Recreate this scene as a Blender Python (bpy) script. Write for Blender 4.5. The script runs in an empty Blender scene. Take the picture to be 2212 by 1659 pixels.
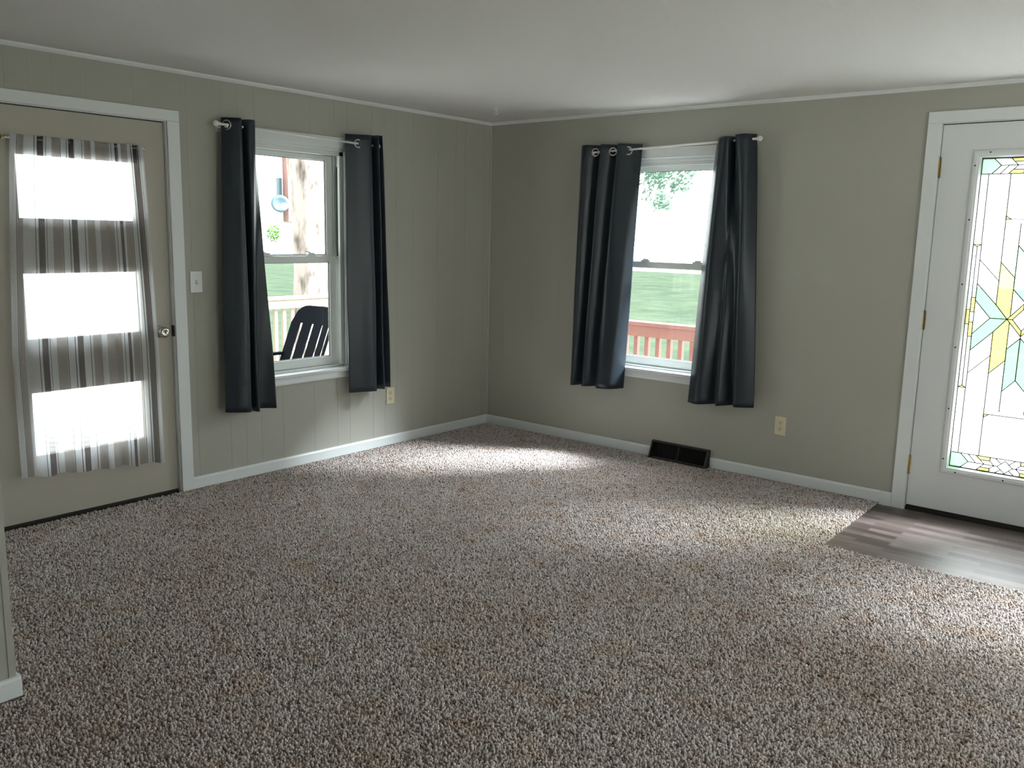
import bpy, bmesh, math, random
import numpy as np
from mathutils import Vector, Matrix, noise
random.seed(7)
PI = math.pi
SC = bpy.context.scene
COL = SC.collection

# ------------------------------------------------------------------ camera
def make_camera():
    f, yaw, pitch, roll = 1881.05, 0.68811, -0.16997, 0.02186
    cy, sy, cp, sp = math.cos(yaw), math.sin(yaw), math.cos(pitch), math.sin(pitch)
    fwd = Vector((-sy*cp, cy*cp, sp)); right = Vector((cy, sy, 0)); up = right.cross(fwd)
    cr, sr = math.cos(roll), math.sin(roll)
    r2 = right*cr + up*sr; u2 = up*cr - right*sr
    cam = bpy.data.cameras.new('camera'); o = bpy.data.objects.new('camera', cam); COL.objects.link(o)
    cam.sensor_width = 36; cam.lens = 36*f/2212
    cam.clip_end = 500; cam.clip_start = 0.05
    m = Matrix((r2, u2, -fwd)).transposed().to_4x4(); m.translation = Vector((4.3484, -4.9836, 1.4397))
    o.matrix_world = m
    SC.camera = o
make_camera()

# ------------------------------------------------------------------ world, exposure
W = bpy.data.worlds.new('overcast_sky'); SC.world = W; W.use_nodes = True
nt = W.node_tree; nt.nodes.clear()
wo = nt.nodes.new('ShaderNodeOutputWorld'); bg = nt.nodes.new('ShaderNodeBackground')
tc = nt.nodes.new('ShaderNodeTexCoord'); sx = nt.nodes.new('ShaderNodeSeparateXYZ')
cr_ = nt.nodes.new('ShaderNodeValToRGB')
cr_.color_ramp.elements[0].position = 0.0; cr_.color_ramp.elements[0].color = (0.72, 0.75, 0.74, 1)
cr_.color_ramp.elements[1].position = 0.45; cr_.color_ramp.elements[1].color = (0.95, 1.0, 1.03, 1)
nt.links.new(tc.outputs['Generated'], sx.inputs[0]); nt.links.new(sx.outputs['Z'], cr_.inputs[0])
nt.links.new(cr_.outputs[0], bg.inputs[0])
# hazy glow of the cloud cover on the sunny side
nv = nt.nodes.new('ShaderNodeVectorMath'); nv.operation = 'NORMALIZE'
dp_ = nt.nodes.new('ShaderNodeVectorMath'); dp_.operation = 'DOT_PRODUCT'; dp_.inputs[1].default_value = Vector((0.25, 0.50, 0.80)).normalized()
mx0 = nt.nodes.new('ShaderNodeMath'); mx0.operation = 'MAXIMUM'; mx0.inputs[1].default_value = 0.0
pw = nt.nodes.new('ShaderNodeMath'); pw.operation = 'POWER'; pw.inputs[1].default_value = 3.0
ma = nt.nodes.new('ShaderNodeMath'); ma.operation = 'MULTIPLY_ADD'; ma.inputs[1].default_value = 20.0; ma.inputs[2].default_value = 3.7
nt.links.new(tc.outputs['Generated'], nv.inputs[0]); nt.links.new(nv.outputs[0], dp_.inputs[0]); nt.links.new(dp_.outputs['Value'], mx0.inputs[0])
nt.links.new(mx0.outputs[0], pw.inputs[0]); nt.links.new(pw.outputs[0], ma.inputs[0]); nt.links.new(ma.outputs[0], bg.inputs[1])
nt.links.new(bg.outputs[0], wo.inputs[0])
SC.view_settings.view_transform = 'Standard'; SC.view_settings.look = 'None'
SC.view_settings.gamma = 1; SC.view_settings.use_curve_mapping = False
SC.view_settings.exposure = 0.1
SC.cycles.max_bounces = 10; SC.cycles.diffuse_bounces = 7; SC.cycles.transparent_max_bounces = 16
SC.cycles.glossy_bounces = 4; SC.cycles.caustics_refractive = False; SC.cycles.caustics_reflective = False
SC.cycles.sample_clamp_indirect = 12

sun = bpy.data.lights.new('sun', 'SUN'); sun.energy = 33; sun.angle = math.radians(20); sun.color = (0.93, 0.98, 1.04)
so_ = bpy.data.objects.new('sun', sun); COL.objects.link(so_)
so_.rotation_euler = Vector((0.53, 0.50, 0.68)).to_track_quat('Z', 'Y').to_euler()      # sun blurred wide by haze, over the right-hand deck

def portal(name, loc, rot, sx_, sy_):
    l = bpy.data.lights.new(name, 'AREA'); l.shape = 'RECTANGLE'; l.size = sx_; l.size_y = sy_
    l.cycles.is_portal = True
    o = bpy.data.objects.new(name, l); COL.objects.link(o); o.location = loc; o.rotation_euler = rot
# area lights point along -Z; +X walls / -Y walls
portal('sky_portal', (-0.14, -1.76, 1.255), (0, -PI/2, 0), 1.30, 0.72)
portal('sky_portal', (1.5, 0.14, 1.255), (-PI/2, 0, 0), 0.76, 1.30)
portal('sky_portal', (3.545, 0.14, 1.07), (-PI/2, 0, 0), 0.56, 1.64)
portal('sky_portal', (5.6, 0.14, 1.255), (-PI/2, 0, 0), 1.50, 1.30)
portal('sky_portal', (7.14, -3.0, 1.03), (0, PI/2, 0), 2.0, 1.4)
portal('sky_portal', (5.375, -8.14, 1.255), (PI/2, 0, 0), 0.95, 1.3)
portal('sky_portal', (-0.14, -3.0, 1.05), (0, -PI/2, 0), 1.50, 0.62)

# ------------------------------------------------------------------ materials
def nodes_of(name):
    m = bpy.data.materials.new(name); m.use_nodes = True
    t = m.node_tree; b = t.nodes['Principled BSDF']
    return m, t, b
def N(t, k, **kw):
    n = t.nodes.new(k)
    for a, v in kw.items(): setattr(n, a, v)
    return n
def mat(name, col, rough=0.6, metal=0.0, var=0.06, vscale=4.0, bump=0.0, bscale=200.0, spec=0.5, sheen=0.0):
    m, t, b = nodes_of(name)
    tx = N(t, 'ShaderNodeTexCoord'); nz = N(t, 'ShaderNodeTexNoise'); nz.inputs['Scale'].default_value = vscale
    nz.inputs['Detail'].default_value = 4
    mx = N(t, 'ShaderNodeMix', data_type='RGBA')
    t.links.new(tx.outputs['Object'], nz.inputs['Vector']); t.links.new(nz.outputs['Fac'], mx.inputs['Factor'])
    mx.inputs['A'].default_value = (*[c*(1-var) for c in col], 1); mx.inputs['B'].default_value = (*[min(1, c*(1+var)) for c in col], 1)
    t.links.new(mx.outputs['Result'], b.inputs['Base Color'])
    b.inputs['Roughness'].default_value = rough; b.inputs['Metallic'].default_value = metal
    b.inputs['Specular IOR Level'].default_value = spec
    if sheen: b.inputs['Sheen Weight'].default_value = sheen
    if bump:
        n2 = N(t, 'ShaderNodeTexNoise'); n2.inputs['Scale'].default_value = bscale; n2.inputs['Detail'].default_value = 3
        bp = N(t, 'ShaderNodeBump'); bp.inputs['Strength'].default_value = bump; bp.inputs['Distance'].default_value = 0.002
        t.links.new(tx.outputs['Object'], n2.inputs['Vector']); t.links.new(n2.outputs['Fac'], bp.inputs['Height'])
        t.links.new(bp.outputs[0], b.inputs['Normal'])
    return m
M = {}
M['wall'] = mat('greige_wall_paint', (0.405, 0.400, 0.350), 0.55, var=0.02, bump=0.15, bscale=350, spec=0.3)
M['ceil'] = mat('ceiling_paint', (0.74, 0.735, 0.71), 0.9, var=0.03, vscale=250, bump=0.8, bscale=260, spec=0.1)
M['trim'] = mat('white_trim_paint', (0.72, 0.75, 0.755), 0.35, var=0.015, bump=0.05)
M['door_white'] = mat('white_door_paint', (0.71, 0.73, 0.74), 0.4, var=0.015, bump=0.05)
M['door_greige'] = mat('greige_door_paint', (0.43, 0.40, 0.34), 0.5, var=0.02)
M['vinyl_white'] = mat('window_vinyl', (0.72, 0.75, 0.73), 0.3, var=0.01)
M['ivory'] = mat('ivory_plastic', (0.66, 0.60, 0.42), 0.35, var=0.02)
M['plate'] = mat('white_plastic', (0.78, 0.80, 0.80), 0.35, var=0.01)
M['slot'] = mat('dark_slot', (0.03, 0.025, 0.02), 0.6)
M['brown_metal'] = mat('dark_brown_enamel', (0.030, 0.020, 0.016), 0.35, var=0.1)
M['black_hole'] = mat('duct_shadow_black', (0.006, 0.005, 0.005), 0.9)
M['chrome'] = mat('brushed_nickel', (0.55, 0.52, 0.48), 0.22, metal=1.0, var=0.03)
M['brass'] = mat('aged_brass', (0.48, 0.38, 0.19), 0.35, metal=1.0, var=0.15, vscale=60)
M['rod'] = mat('white_rod_enamel', (0.80, 0.80, 0.78), 0.3, var=0.01)
M['finial'] = mat('clear_acrylic_finial', (0.75, 0.77, 0.75), 0.15, var=0.02)
M['thresh'] = mat('dark_threshold', (0.012, 0.010, 0.008), 0.6)
M['drape'] = mat('slate_blackout_cloth', (0.017, 0.025, 0.034), 0.34, var=0.08, vscale=40, bump=0.10, bscale=700, spec=0.42)
M['gasket'] = mat('glazing_gasket', (0.02, 0.03, 0.03), 0.5)
M['plug'] = mat('screw_hole', (0.02, 0.02, 0.02), 0.6)
M['came'] = mat('lead_came', (0.05, 0.045, 0.035), 0.45, metal=0.4)
M['deck'] = mat('pale_painted_deck_board', (0.78, 0.78, 0.79), 0.8, var=0.25, vscale=9)
M['deck_shade'] = mat('shade_darkened_deck_board', (0.28, 0.27, 0.26), 0.8, var=0.2, vscale=9)  # left deck in shade, darkened in colour to bounce less onto the ceiling
M['rail_red'] = mat('red_brown_stain', (0.125, 0.045, 0.032), 0.75, var=0.25, vscale=12)
M['rail_tan'] = mat('bleached_rail_wood', (0.21, 0.165, 0.12), 0.8, var=0.22, vscale=12)
M['resin'] = mat('black_resin', (0.0040, 0.0050, 0.0075), 0.8, var=0.05, spec=0.04)
M['siding'] = mat('white_siding', (0.70, 0.71, 0.70), 0.7, var=0.03)
M['shutter'] = mat('blue_grey_shutter', (0.050, 0.085, 0.10), 0.6)
M['brick'] = mat('pale_red_brick', (0.22, 0.115, 0.10), 0.8, var=0.15, vscale=3)
M['roof'] = mat('grey_shingle', (0.12, 0.12, 0.12), 0.9, var=0.2, vscale=3)
M['dish'] = mat('grey_dish_enamel', (0.06, 0.105, 0.125), 0.5)
M['pole'] = mat('galvanised_pole', (0.6, 0.6, 0.6), 0.4)
M['gravel'] = mat('pale_gravel', (0.50, 0.48, 0.42), 0.9, var=0.1, vscale=2)
M['stem'] = mat('tree_stem_bark', (0.10, 0.08, 0.06), 0.9)
M['hook'] = mat('white_hook', (0.8, 0.8, 0.78), 0.3)

def mat_bark():
    m, t, b = nodes_of('pale_knotted_bark')
    tx = N(t, 'ShaderNodeTexCoord'); mp = N(t, 'ShaderNodeMapping'); mp.inputs['Scale'].default_value = (5.0, 5.0, 1.6)
    n1 = N(t, 'ShaderNodeTexNoise'); n1.inputs['Scale'].default_value = 1.7; n1.inputs['Detail'].default_value = 6
    n2 = N(t, 'ShaderNodeTexVoronoi'); n2.inputs['Scale'].default_value = 0.55
    r1 = N(t, 'ShaderNodeValToRGB'); e = r1.color_ramp.elements
    e[0].position = 0.30; e[0].color = (0.065, 0.048, 0.038, 1); e[1].position = 0.50; e[1].color = (0.255, 0.215, 0.195, 1)
    r2 = N(t, 'ShaderNodeValToRGB'); e = r2.color_ramp.elements
    e[0].position = 0.10; e[0].color = (0.10, 0.08, 0.07, 1); e[1].position = 0.17; e[1].color = (1, 1, 1, 1)
    mx = N(t, 'ShaderNodeMix', data_type='RGBA', blend_type='MULTIPLY'); mx.inputs['Factor'].default_value = 1
    t.links.new(tx.outputs['Object'], mp.inputs[0]); t.links.new(mp.outputs[0], n1.inputs['Vector']); t.links.new(mp.outputs[0], n2.inputs['Vector'])
    t.links.new(n1.outputs['Fac'], r1.inputs[0]); t.links.new(n2.outputs['Distance'], r2.inputs[0])
    t.links.new(r1.outputs[0], mx.inputs['A']); t.links.new(r2.outputs[0], mx.inputs['B']); t.links.new(mx.outputs['Result'], b.inputs['Base Color'])
    b.inputs['Roughness'].default_value = 0.9
    bp = N(t, 'ShaderNodeBump'); bp.inputs['Strength'].default_value = 0.6; bp.inputs['Distance'].default_value = 0.05
    t.links.new(n1.outputs['Fac'], bp.inputs['Height']); t.links.new(bp.outputs[0], b.inputs['Normal'])
    return m
M['bark'] = mat_bark()

def mat_grass():
    m, t, b = nodes_of('mown_grass')
    tx = N(t, 'ShaderNodeTexCoord'); n1 = N(t, 'ShaderNodeTexNoise'); n1.inputs['Scale'].default_value = 1.1; n1.inputs['Detail'].default_value = 10; n1.inputs['Roughness'].default_value = 0.7
    r = N(t, 'ShaderNodeValToRGB'); e = r.color_ramp.elements
    e[0].position = 0.35; e[0].color = (0.026, 0.036, 0.025, 1); e[1].position = 0.68; e[1].color = (0.044, 0.055, 0.036, 1)
    t.links.new(tx.outputs['Object'], n1.inputs['Vector']); t.links.new(n1.outputs['Fac'], r.inputs[0]); t.links.new(r.outputs[0], b.inputs['Base Color'])
    b.inputs['Roughness'].default_value = 0.9; b.inputs['Specular IOR Level'].default_value = 0.0
    return m
M['grass'] = mat_grass()

def mat_leaf(name, c1, c2):
    m, t, b = nodes_of(name)
    out = t.nodes['Material Output']
    oi = N(t, 'ShaderNodeTexNoise'); oi.inputs['Scale'].default_value = 1.2
    tx = N(t, 'ShaderNodeTexCoord'); t.links.new(tx.outputs['Object'], oi.inputs['Vector'])
    mx = N(t, 'ShaderNodeMix', data_type='RGBA'); mx.inputs['A'].default_value = (*c1, 1); mx.inputs['B'].default_value = (*c2, 1)
    t.links.new(oi.outputs['Fac'], mx.inputs['Factor'])
    d = N(t, 'ShaderNodeBsdfDiffuse'); tr = N(t, 'ShaderNodeBsdfTranslucent'); ms = N(t, 'ShaderNodeMixShader'); ms.inputs[0].default_value = 0.45
    t.links.new(mx.outputs['Result'], d.inputs[0]); t.links.new(mx.outputs['Result'], tr.inputs[0])
    t.links.new(d.outputs[0], ms.inputs[1]); t.links.new(tr.outputs[0], ms.inputs[2]); t.links.new(ms.outputs[0], out.inputs[0])
    return m
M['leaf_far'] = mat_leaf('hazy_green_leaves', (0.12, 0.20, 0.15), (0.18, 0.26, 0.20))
M['leaf_near'] = mat_leaf('fresh_green_leaves', (0.07, 0.16, 0.03), (0.12, 0.22, 0.05))

def mat_glass(name, tint=(1, 1, 1), gloss=0.05, haze=0.0, hazecol=(0.9, 0.93, 0.93)):
    m, t, b = nodes_of(name)
    out = t.nodes['Material Output']; t.nodes.remove(b)
    tr = N(t, 'ShaderNodeBsdfTransparent'); tr.inputs[0].default_value = (*tint, 1)
    gl = N(t, 'ShaderNodeBsdfGlossy'); gl.inputs['Roughness'].default_value = 0.02
    lw = N(t, 'ShaderNodeFresnel'); lw.inputs['IOR'].default_value = 1.33
    ms = N(t, 'ShaderNodeMixShader'); ge = N(t, 'ShaderNodeNewGeometry')
    iv = N(t, 'ShaderNodeMath', operation='SUBTRACT'); iv.inputs[0].default_value = 1.0; t.links.new(ge.outputs['Backfacing'], iv.inputs[1])
    fm = N(t, 'ShaderNodeMath', operation='MULTIPLY'); t.links.new(lw.outputs[0], fm.inputs[0]); t.links.new(iv.outputs[0], fm.inputs[1])
    t.links.new(fm.outputs[0], ms.inputs[0])
    src = tr
    if haze:
        tl = N(t, 'ShaderNodeBsdfTranslucent'); tl.inputs[0].default_value = (*hazecol, 1)
        nz = N(t, 'ShaderNodeTexNoise'); nz.inputs['Scale'].default_value = 60
        mr = N(t, 'ShaderNodeMapRange'); mr.inputs['To Min'].default_value = haze*0.8; mr.inputs['To Max'].default_value = min(1, haze*1.2)
        t.links.new(nz.outputs['Fac'], mr.inputs['Value'])
        m2 = N(t, 'ShaderNodeMixShader'); t.links.new(mr.outputs[0], m2.inputs[0])
        t.links.new(tr.outputs[0], m2.inputs[1]); t.links.new(tl.outputs[0], m2.inputs[2]); src = m2
    t.links.new(src.outputs[0], ms.inputs[1]); t.links.new(gl.outputs[0], ms.inputs[2]); t.links.new(ms.outputs[0], out.inputs[0])
    return m
M['pane'] = mat_glass('clear_window_glass', (0.96, 0.985, 0.98))
M['obscure'] = mat_glass('obscure_clear_glass', (0.96, 0.97, 0.97), haze=0.30)
M['g_green'] = mat_glass('green_art_glass', (0.38, 0.56, 0.40), haze=0.0, hazecol=(0.5, 0.8, 0.6))
M['g_yellow'] = mat_glass('yellow_art_glass', (0.68, 0.65, 0.30), haze=0.0, hazecol=(0.93, 0.90, 0.5))

def mat_sheer(name, col, see, tl=0.55, weave=900):
    m, t, b = nodes_of(name)
    out = t.nodes['Material Output']; t.nodes.remove(b)
    tr = N(t, 'ShaderNodeBsdfTransparent'); d = N(t, 'ShaderNodeBsdfDiffuse'); l = N(t, 'ShaderNodeBsdfTranslucent')
    d.inputs[0].default_value = (*col, 1); l.inputs[0].default_value = (*col, 1)
    a = N(t, 'ShaderNodeMixShader'); a.inputs[0].default_value = tl
    t.links.new(d.outputs[0], a.inputs[1]); t.links.new(l.outputs[0], a.inputs[2])
    tx = N(t, 'ShaderNodeTexCoord'); nz = N(t, 'ShaderNodeTexNoise'); nz.inputs['Scale'].default_value = 60
    mp = N(t, 'ShaderNodeMapping'); mp.inputs['Scale'].default_value = (1, 1, 8)
    t.links.new(tx.outputs['Object'], mp.inputs[0]); t.links.new(mp.outputs[0], nz.inputs['Vector'])
    mr = N(t, 'ShaderNodeMapRange'); mr.inputs['To Min'].default_value = 1-see-0.1; mr.inputs['To Max'].default_value = 1-see+0.1
    t.links.new(nz.outputs['Fac'], mr.inputs['Value'])
    c = N(t, 'ShaderNodeMixShader'); t.links.new(mr.outputs[0], c.inputs[0])
    t.links.new(tr.outputs[0], c.inputs[1]); t.links.new(a.outputs[0], c.inputs[2]); t.links.new(c.outputs[0], out.inputs[0])
    return m
M['sheer'] = mat_sheer('white_sheer_voile', (0.78, 0.80, 0.84), 0.42)
M['sheer_taupe'] = mat_sheer('taupe_sheer_stripe', (0.42, 0.39, 0.38), 0.36)
M['sheer_dark'] = mat_sheer('charcoal_sheer_stripe', (0.10, 0.085, 0.095), 0.33)
M['sheer_line'] = mat_sheer('black_thread_stripe', (0.05, 0.05, 0.05), 0.22)

def mat_carpet():
    m, t, b = nodes_of('speckled_beige_carpet')
    tx = N(t, 'ShaderNodeTexCoord')
    def noise_(s, d=2, r=0.5):
        n = N(t, 'ShaderNodeTexNoise'); n.inputs['Scale'].default_value = s; n.inputs['Detail'].default_value = d; n.inputs['Roughness'].default_value = r
        t.links.new(tx.outputs['Object'], n.inputs['Vector']); return n
    tuft = noise_(120, 3, 0.6); mid = noise_(9, 4, 0.6); big = noise_(1.3, 3)
    rs = N(t, 'ShaderNodeValToRGB'); e = rs.color_ramp.elements
    e[0].position = 0.30; e[0].color = (0.075, 0.053, 0.045, 1); e[1].position = 0.64; e[1].color = (0.41, 0.362, 0.345, 1)
    t.links.new(tuft.outputs['Fac'], rs.inputs[0])
    # worn, brownish traffic stains
    rb = N(t, 'ShaderNodeValToRGB'); e = rb.color_ramp.elements
    e[0].position = 0.34; e[0].color = (0.90, 0.78, 0.66, 1); e[1].position = 0.58; e[1].color = (1, 1, 1, 1)
    t.links.new(mid.outputs['Fac'], rb.inputs[0])
    mx = N(t, 'ShaderNodeMix', data_type='RGBA', blend_type='MULTIPLY'); mx.inputs['Factor'].default_value = 0.7
    t.links.new(rs.outputs[0], mx.inputs['A']); t.links.new(rb.outputs[0], mx.inputs['B'])
    rc = N(t, 'ShaderNodeValToRGB'); e = rc.color_ramp.elements
    e[0].position = 0.35; e[0].color = (0.92, 0.88, 0.84, 1); e[1].position = 0.6; e[1].color = (1, 1, 1, 1)
    t.links.new(big.outputs['Fac'], rc.inputs[0])
    m2 = N(t, 'ShaderNodeMix', data_type='RGBA', blend_type='MULTIPLY'); m2.inputs['Factor'].default_value = 0.8
    t.links.new(mx.outputs['Result'], m2.inputs['A']); t.links.new(rc.outputs[0], m2.inputs['B'])
    t.links.new(m2.outputs['Result'], b.inputs['Base Color'])
    b.inputs['Roughness'].default_value = 0.95; b.inputs['Specular IOR Level'].default_value = 0.1
    b.inputs['Sheen Weight'].default_value = 0.8; b.inputs['Sheen Roughness'].default_value = 0.35
    bp = N(t, 'ShaderNodeBump'); bp.inputs['Strength'].default_value = 1.0; bp.inputs['Distance'].default_value = 0.006
    t.links.new(tuft.outputs['Fac'], bp.inputs['Height']); t.links.new(bp.outputs[0], b.inputs['Normal'])
    return m
M['carpet'] = mat_carpet()

def mat_plank():
    m, t, b = nodes_of('grey_brown_vinyl_plank')
    tx = N(t, 'ShaderNodeTexCoord')
    br = N(t, 'ShaderNodeTexBrick'); br.offset = 0.37; br.inputs['Scale'].default_value = 1.0
    br.inputs['Brick Width'].default_value = 0.40; br.inputs['Row Height'].default_value = 0.052; br.inputs['Mortar Size'].default_value = 0.0012
    br.inputs['Color1'].default_value = (0, 0, 0, 1); br.inputs['Color2'].default_value = (1, 1, 1, 1); br.inputs['Mortar'].default_value = (0.1, 0.1, 0.1, 1)
    t.links.new(tx.outputs['Object'], br.inputs['Vector'])
    mp = N(t, 'ShaderNodeMapping'); mp.inputs['Scale'].default_value = (2.0, 40, 1)
    gr = N(t, 'ShaderNodeTexNoise'); gr.inputs['Scale'].default_value = 2.2; gr.inputs['Detail'].default_value = 6
    t.links.new(tx.outputs['Object'], mp.inputs[0]); t.links.new(mp.outputs[0], gr.inputs['Vector'])
    ad = N(t, 'ShaderNodeMath', operation='MULTIPLY_ADD'); ad.inputs[1].default_value = 0.55
    t.links.new(br.outputs['Color'], ad.inputs[0]); 
    sc = N(t, 'ShaderNodeMath', operation='MULTIPLY'); sc.inputs[1].default_value = 0.75
    t.links.new(gr.outputs['Fac'], sc.inputs[0]); t.links.new(sc.outputs[0], ad.inputs[2])
    r = N(t, 'ShaderNodeValToRGB'); e = r.color_ramp.elements
    e[0].position = 0.22; e[0].color = (0.026, 0.017, 0.015, 1); e[1].position = 0.9; e[1].color = (0.145, 0.115, 0.105, 1)
    k = e.new(0.5); k.color = (0.066, 0.048, 0.042, 1)
    t.links.new(ad.outputs[0], r.inputs[0]); t.links.new(r.outputs[0], b.inputs['Base Color'])
    b.inputs['Roughness'].default_value = 0.42; b.inputs['Specular IOR Level'].default_value = 0.45
    return m
M['plank'] = mat_plank()

# ------------------------------------------------------------------ object helpers
ORG = {}
def tag(o, label=None, cat=None, group=None, kind=None):
    if label: o['label'] = label
    if cat: o['category'] = cat
    if group: o['group'] = group
    if kind: o['kind'] = kind
    return o
def empty(name, loc, label=None, cat=None, group=None, kind=None):
    o = bpy.data.objects.new(name, None); COL.objects.link(o); o.location = loc; o.empty_display_size = 0.1
    ORG[o.name] = Vector(loc)
    return tag(o, label, cat, group, kind)

def FW1(u, d, z): return (d, u, z)        # left wall: u = world y, d = into the room
def FW2(u, d, z): return (u, -d, z)       # right wall: u = world x, d = into the room
def FID(x, y, z): return (x, y, z)

class MB:
    def __init__(self, F=FID): self.b = bmesh.new(); self.F = F
    def v(self, *p): return self.b.verts.new(self.F(*p))
    def box(self, u0, u1, d0, d1, z0, z1, mi=0):
        c = [self.v(u, d, z) for u in (u0, u1) for d in (d0, d1) for z in (z0, z1)]
        for q in ((0, 1, 3, 2), (4, 6, 7, 5), (0, 4, 5, 1), (2, 3, 7, 6), (0, 2, 6, 4), (1, 5, 7, 3)):
            self.b.faces.new([c[i] for i in q]).material_index = mi
        return self
    def prism(self, prof, u0, u1, mi=0):
        # prof: list of (d, z) extruded along u
        a = [self.v(u0, d, z) for d, z in prof]; c = [self.v(u1, d, z) for d, z in prof]; n = len(prof)
        for i in range(n): self.b.faces.new((a[i], a[(i+1) % n], c[(i+1) % n], c[i]))
        self.b.faces.new(a); self.b.faces.new(c[::-1]); return self
    def vprism(self, prof, z0, z1):
        # prof: list of (u, d) extruded along z
        a = [self.v(u, d, z0) for u, d in prof]; c = [self.v(u, d, z1) for u, d in prof]; n = len(prof)
        for i in range(n): self.b.faces.new((a[i], a[(i+1) % n], c[(i+1) % n], c[i]))
        self.b.faces.new(a); self.b.faces.new(c[::-1]); return self
    def poly(self, pts, d0, d1):
        # polygon in (u,z) with thickness d0..d1
        a = [self.v(u, d0, z) for u, z in pts]; c = [self.v(u, d1, z) for u, z in pts]; n = len(pts)
        for i in range(n): self.b.faces.new((a[i], a[(i+1) % n], c[(i+1) % n], c[i]))
        self.b.faces.new(a); self.b.faces.new(c[::-1]); return self
    def tube(self, pts, r, seg=10, cap=True, closed=False):
        P = [Vector(self.F(*p)) for p in pts]; n = len(P)
        R = r if isinstance(r, (list, tuple)) else [r]*n
        rings = []; up = None
        for i, p in enumerate(P):
            if closed: tg = (P[(i+1) % n]-P[i-1]).normalized()
            else: tg = (P[min(i+1, n-1)]-P[max(i-1, 0)]).normalized()
            if up is None:
                up = Vector((0, 0, 1)) if abs(tg.z) < 0.9 else Vector((1, 0, 0))
            s = tg.cross(up).normalized(); up = s.cross(tg).normalized()
            rings.append([self.b.verts.new(p+(s*math.cos(a)+up*math.sin(a))*R[i]) for a in [2*PI*k/seg for k in range(seg)]])
        m = n if closed else n-1
        for i in range(m):
            A, B = rings[i], rings[(i+1) % n]
            for k in range(seg): self.b.faces.new((A[k], A[(k+1) % seg], B[(k+1) % seg], B[k]))
        if cap and not closed: self.b.faces.new(rings[0][::-1]); self.b.faces.new(rings[-1])
        return self
    def lathe(self, c, axis, prof, seg=24):
        # prof: (r, h) along axis, starting at world point c
        c = Vector(c); ax = Vector(axis).normalized()
        s = ax.orthogonal().normalized(); w = ax.cross(s); rings = []
        for r, h in prof:
            r = max(r, 1e-5)
            rings.append([self.b.verts.new(c+ax*h+(s*math.cos(a)+w*math.sin(a))*r) for a in [2*PI*k/seg for k in range(seg)]])
        for A, B in zip(rings, rings[1:]):
            for k in range(seg): self.b.faces.new((A[k], A[(k+1) % seg], B[(k+1) % seg], B[k]))
        self.b.faces.new(rings[0][::-1]); self.b.faces.new(rings[-1]); return self
    def build(self, name, m, parent=None, bevel=0.0, smooth=False, loc=None, recalc=True, label=None):
        if recalc: bmesh.ops.recalc_face_normals(self.b, faces=self.b.faces)
        org = Vector((0, 0, 0))
        if parent is not None: org = ORG[parent.name]
        if loc is not None: org = Vector(loc)
        if org.length: bmesh.ops.translate(self.b, verts=self.b.verts, vec=-org)
        me = bpy.data.meshes.new(name); self.b.to_mesh(me); self.b.free()
        for x in (m if isinstance(m, list) else [m]): me.materials.append(x)
        if smooth: me.shade_smooth()
        o = bpy.data.objects.new(name, me); COL.objects.link(o)
        if parent is not None: o.parent = parent; ORG[o.name] = ORG[parent.name]
        else: o.location = org; ORG[o.name] = org
        if bevel:
            bv = o.modifiers.new('bevel', 'BEVEL'); bv.width = bevel; bv.segments = 2; bv.limit_method = 'ANGLE'; bv.angle_limit = math.radians(40)
        if label: o['label'] = label
        return o

# ------------------------------------------------------------------ room shell
H = 2.242; T = 0.13
def wall(name, F, u0, u1, openings, grooves, z0=-0.02, gd=0.0009):
    m = MB(F)
    us = {u0, u1}
    for a, b_, c, d in openings: us |= {a, b_}
    gs = []
    for g in grooves:
        if u0 < g-0.003 and g+0.003 < u1 and not any(abs(g-e) < 0.01 for o_ in openings for e in o_[:2]):
            us |= {g-0.0007, g+0.0007}; gs.append(g)
    us = sorted(us)
    for a, b_ in zip(us, us[1:]):
        mid = (a+b_)/2; dp = -gd if any(abs(mid-g) < 0.0005 for g in gs) else 0.0
        ivs = [(z0, H+0.02)]
        for o0, o1, oz0, oz1 in openings:
            if o0 < mid < o1:
                nx = []
                for p, q in ivs:
                    if oz0 > p: nx.append((p, min(q, oz0)))
                    if oz1 < q: nx.append((max(p, oz1), q))
                ivs = nx
        for p, q in ivs: m.box(a, b_, -T, dp, p, q)
    o = m.build(name, M['wall']); tag(o, kind='structure'); return o

# window openings: (glass u0,u1, glass z0,z1) -> opening adds sash, track
W1 = (-2.075, -1.462); W2 = (1.165, 1.835); GZ = (0.652, 1.862)
def opening(w): return (w[0]-0.098, w[1]+0.098, 0.575, 1.94)
W3a, W3b = (4.90, 5.52), (5.70, 6.32)
D1 = (-3.475, -2.556); D2 = (3.09, 4.0)
PAN = [0.0, 0.104, 0.257, 0.492, 0.674, 0.775, 0.978, 1.081]
gr_left = [-2.128+k*1.081*0+d for k in (0,) for d in PAN]
gr_left = []
for base in (-4.29, -3.209, -2.128, -1.047): gr_left += [base+p for p in PAN[:-1]]
gr_right = []
for base in (0.16, 1.241, 2.322, 4.3, 5.4): gr_right += [base+p for p in PAN[:-1]]
wall('wall_left', FW1, -4.02, 0.0, [opening(W1), (D1[0]-0.014, D1[1]+0.014, -0.02, 1.986)], gr_left)
wall('wall_right', FW2, -T, 7.0, [opening(W2), opening(W3a), opening(W3b), (D2[0]-0.014, D2[1]+0.014, -0.02, 2.058)], gr_right, gd=0.0003)
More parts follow.
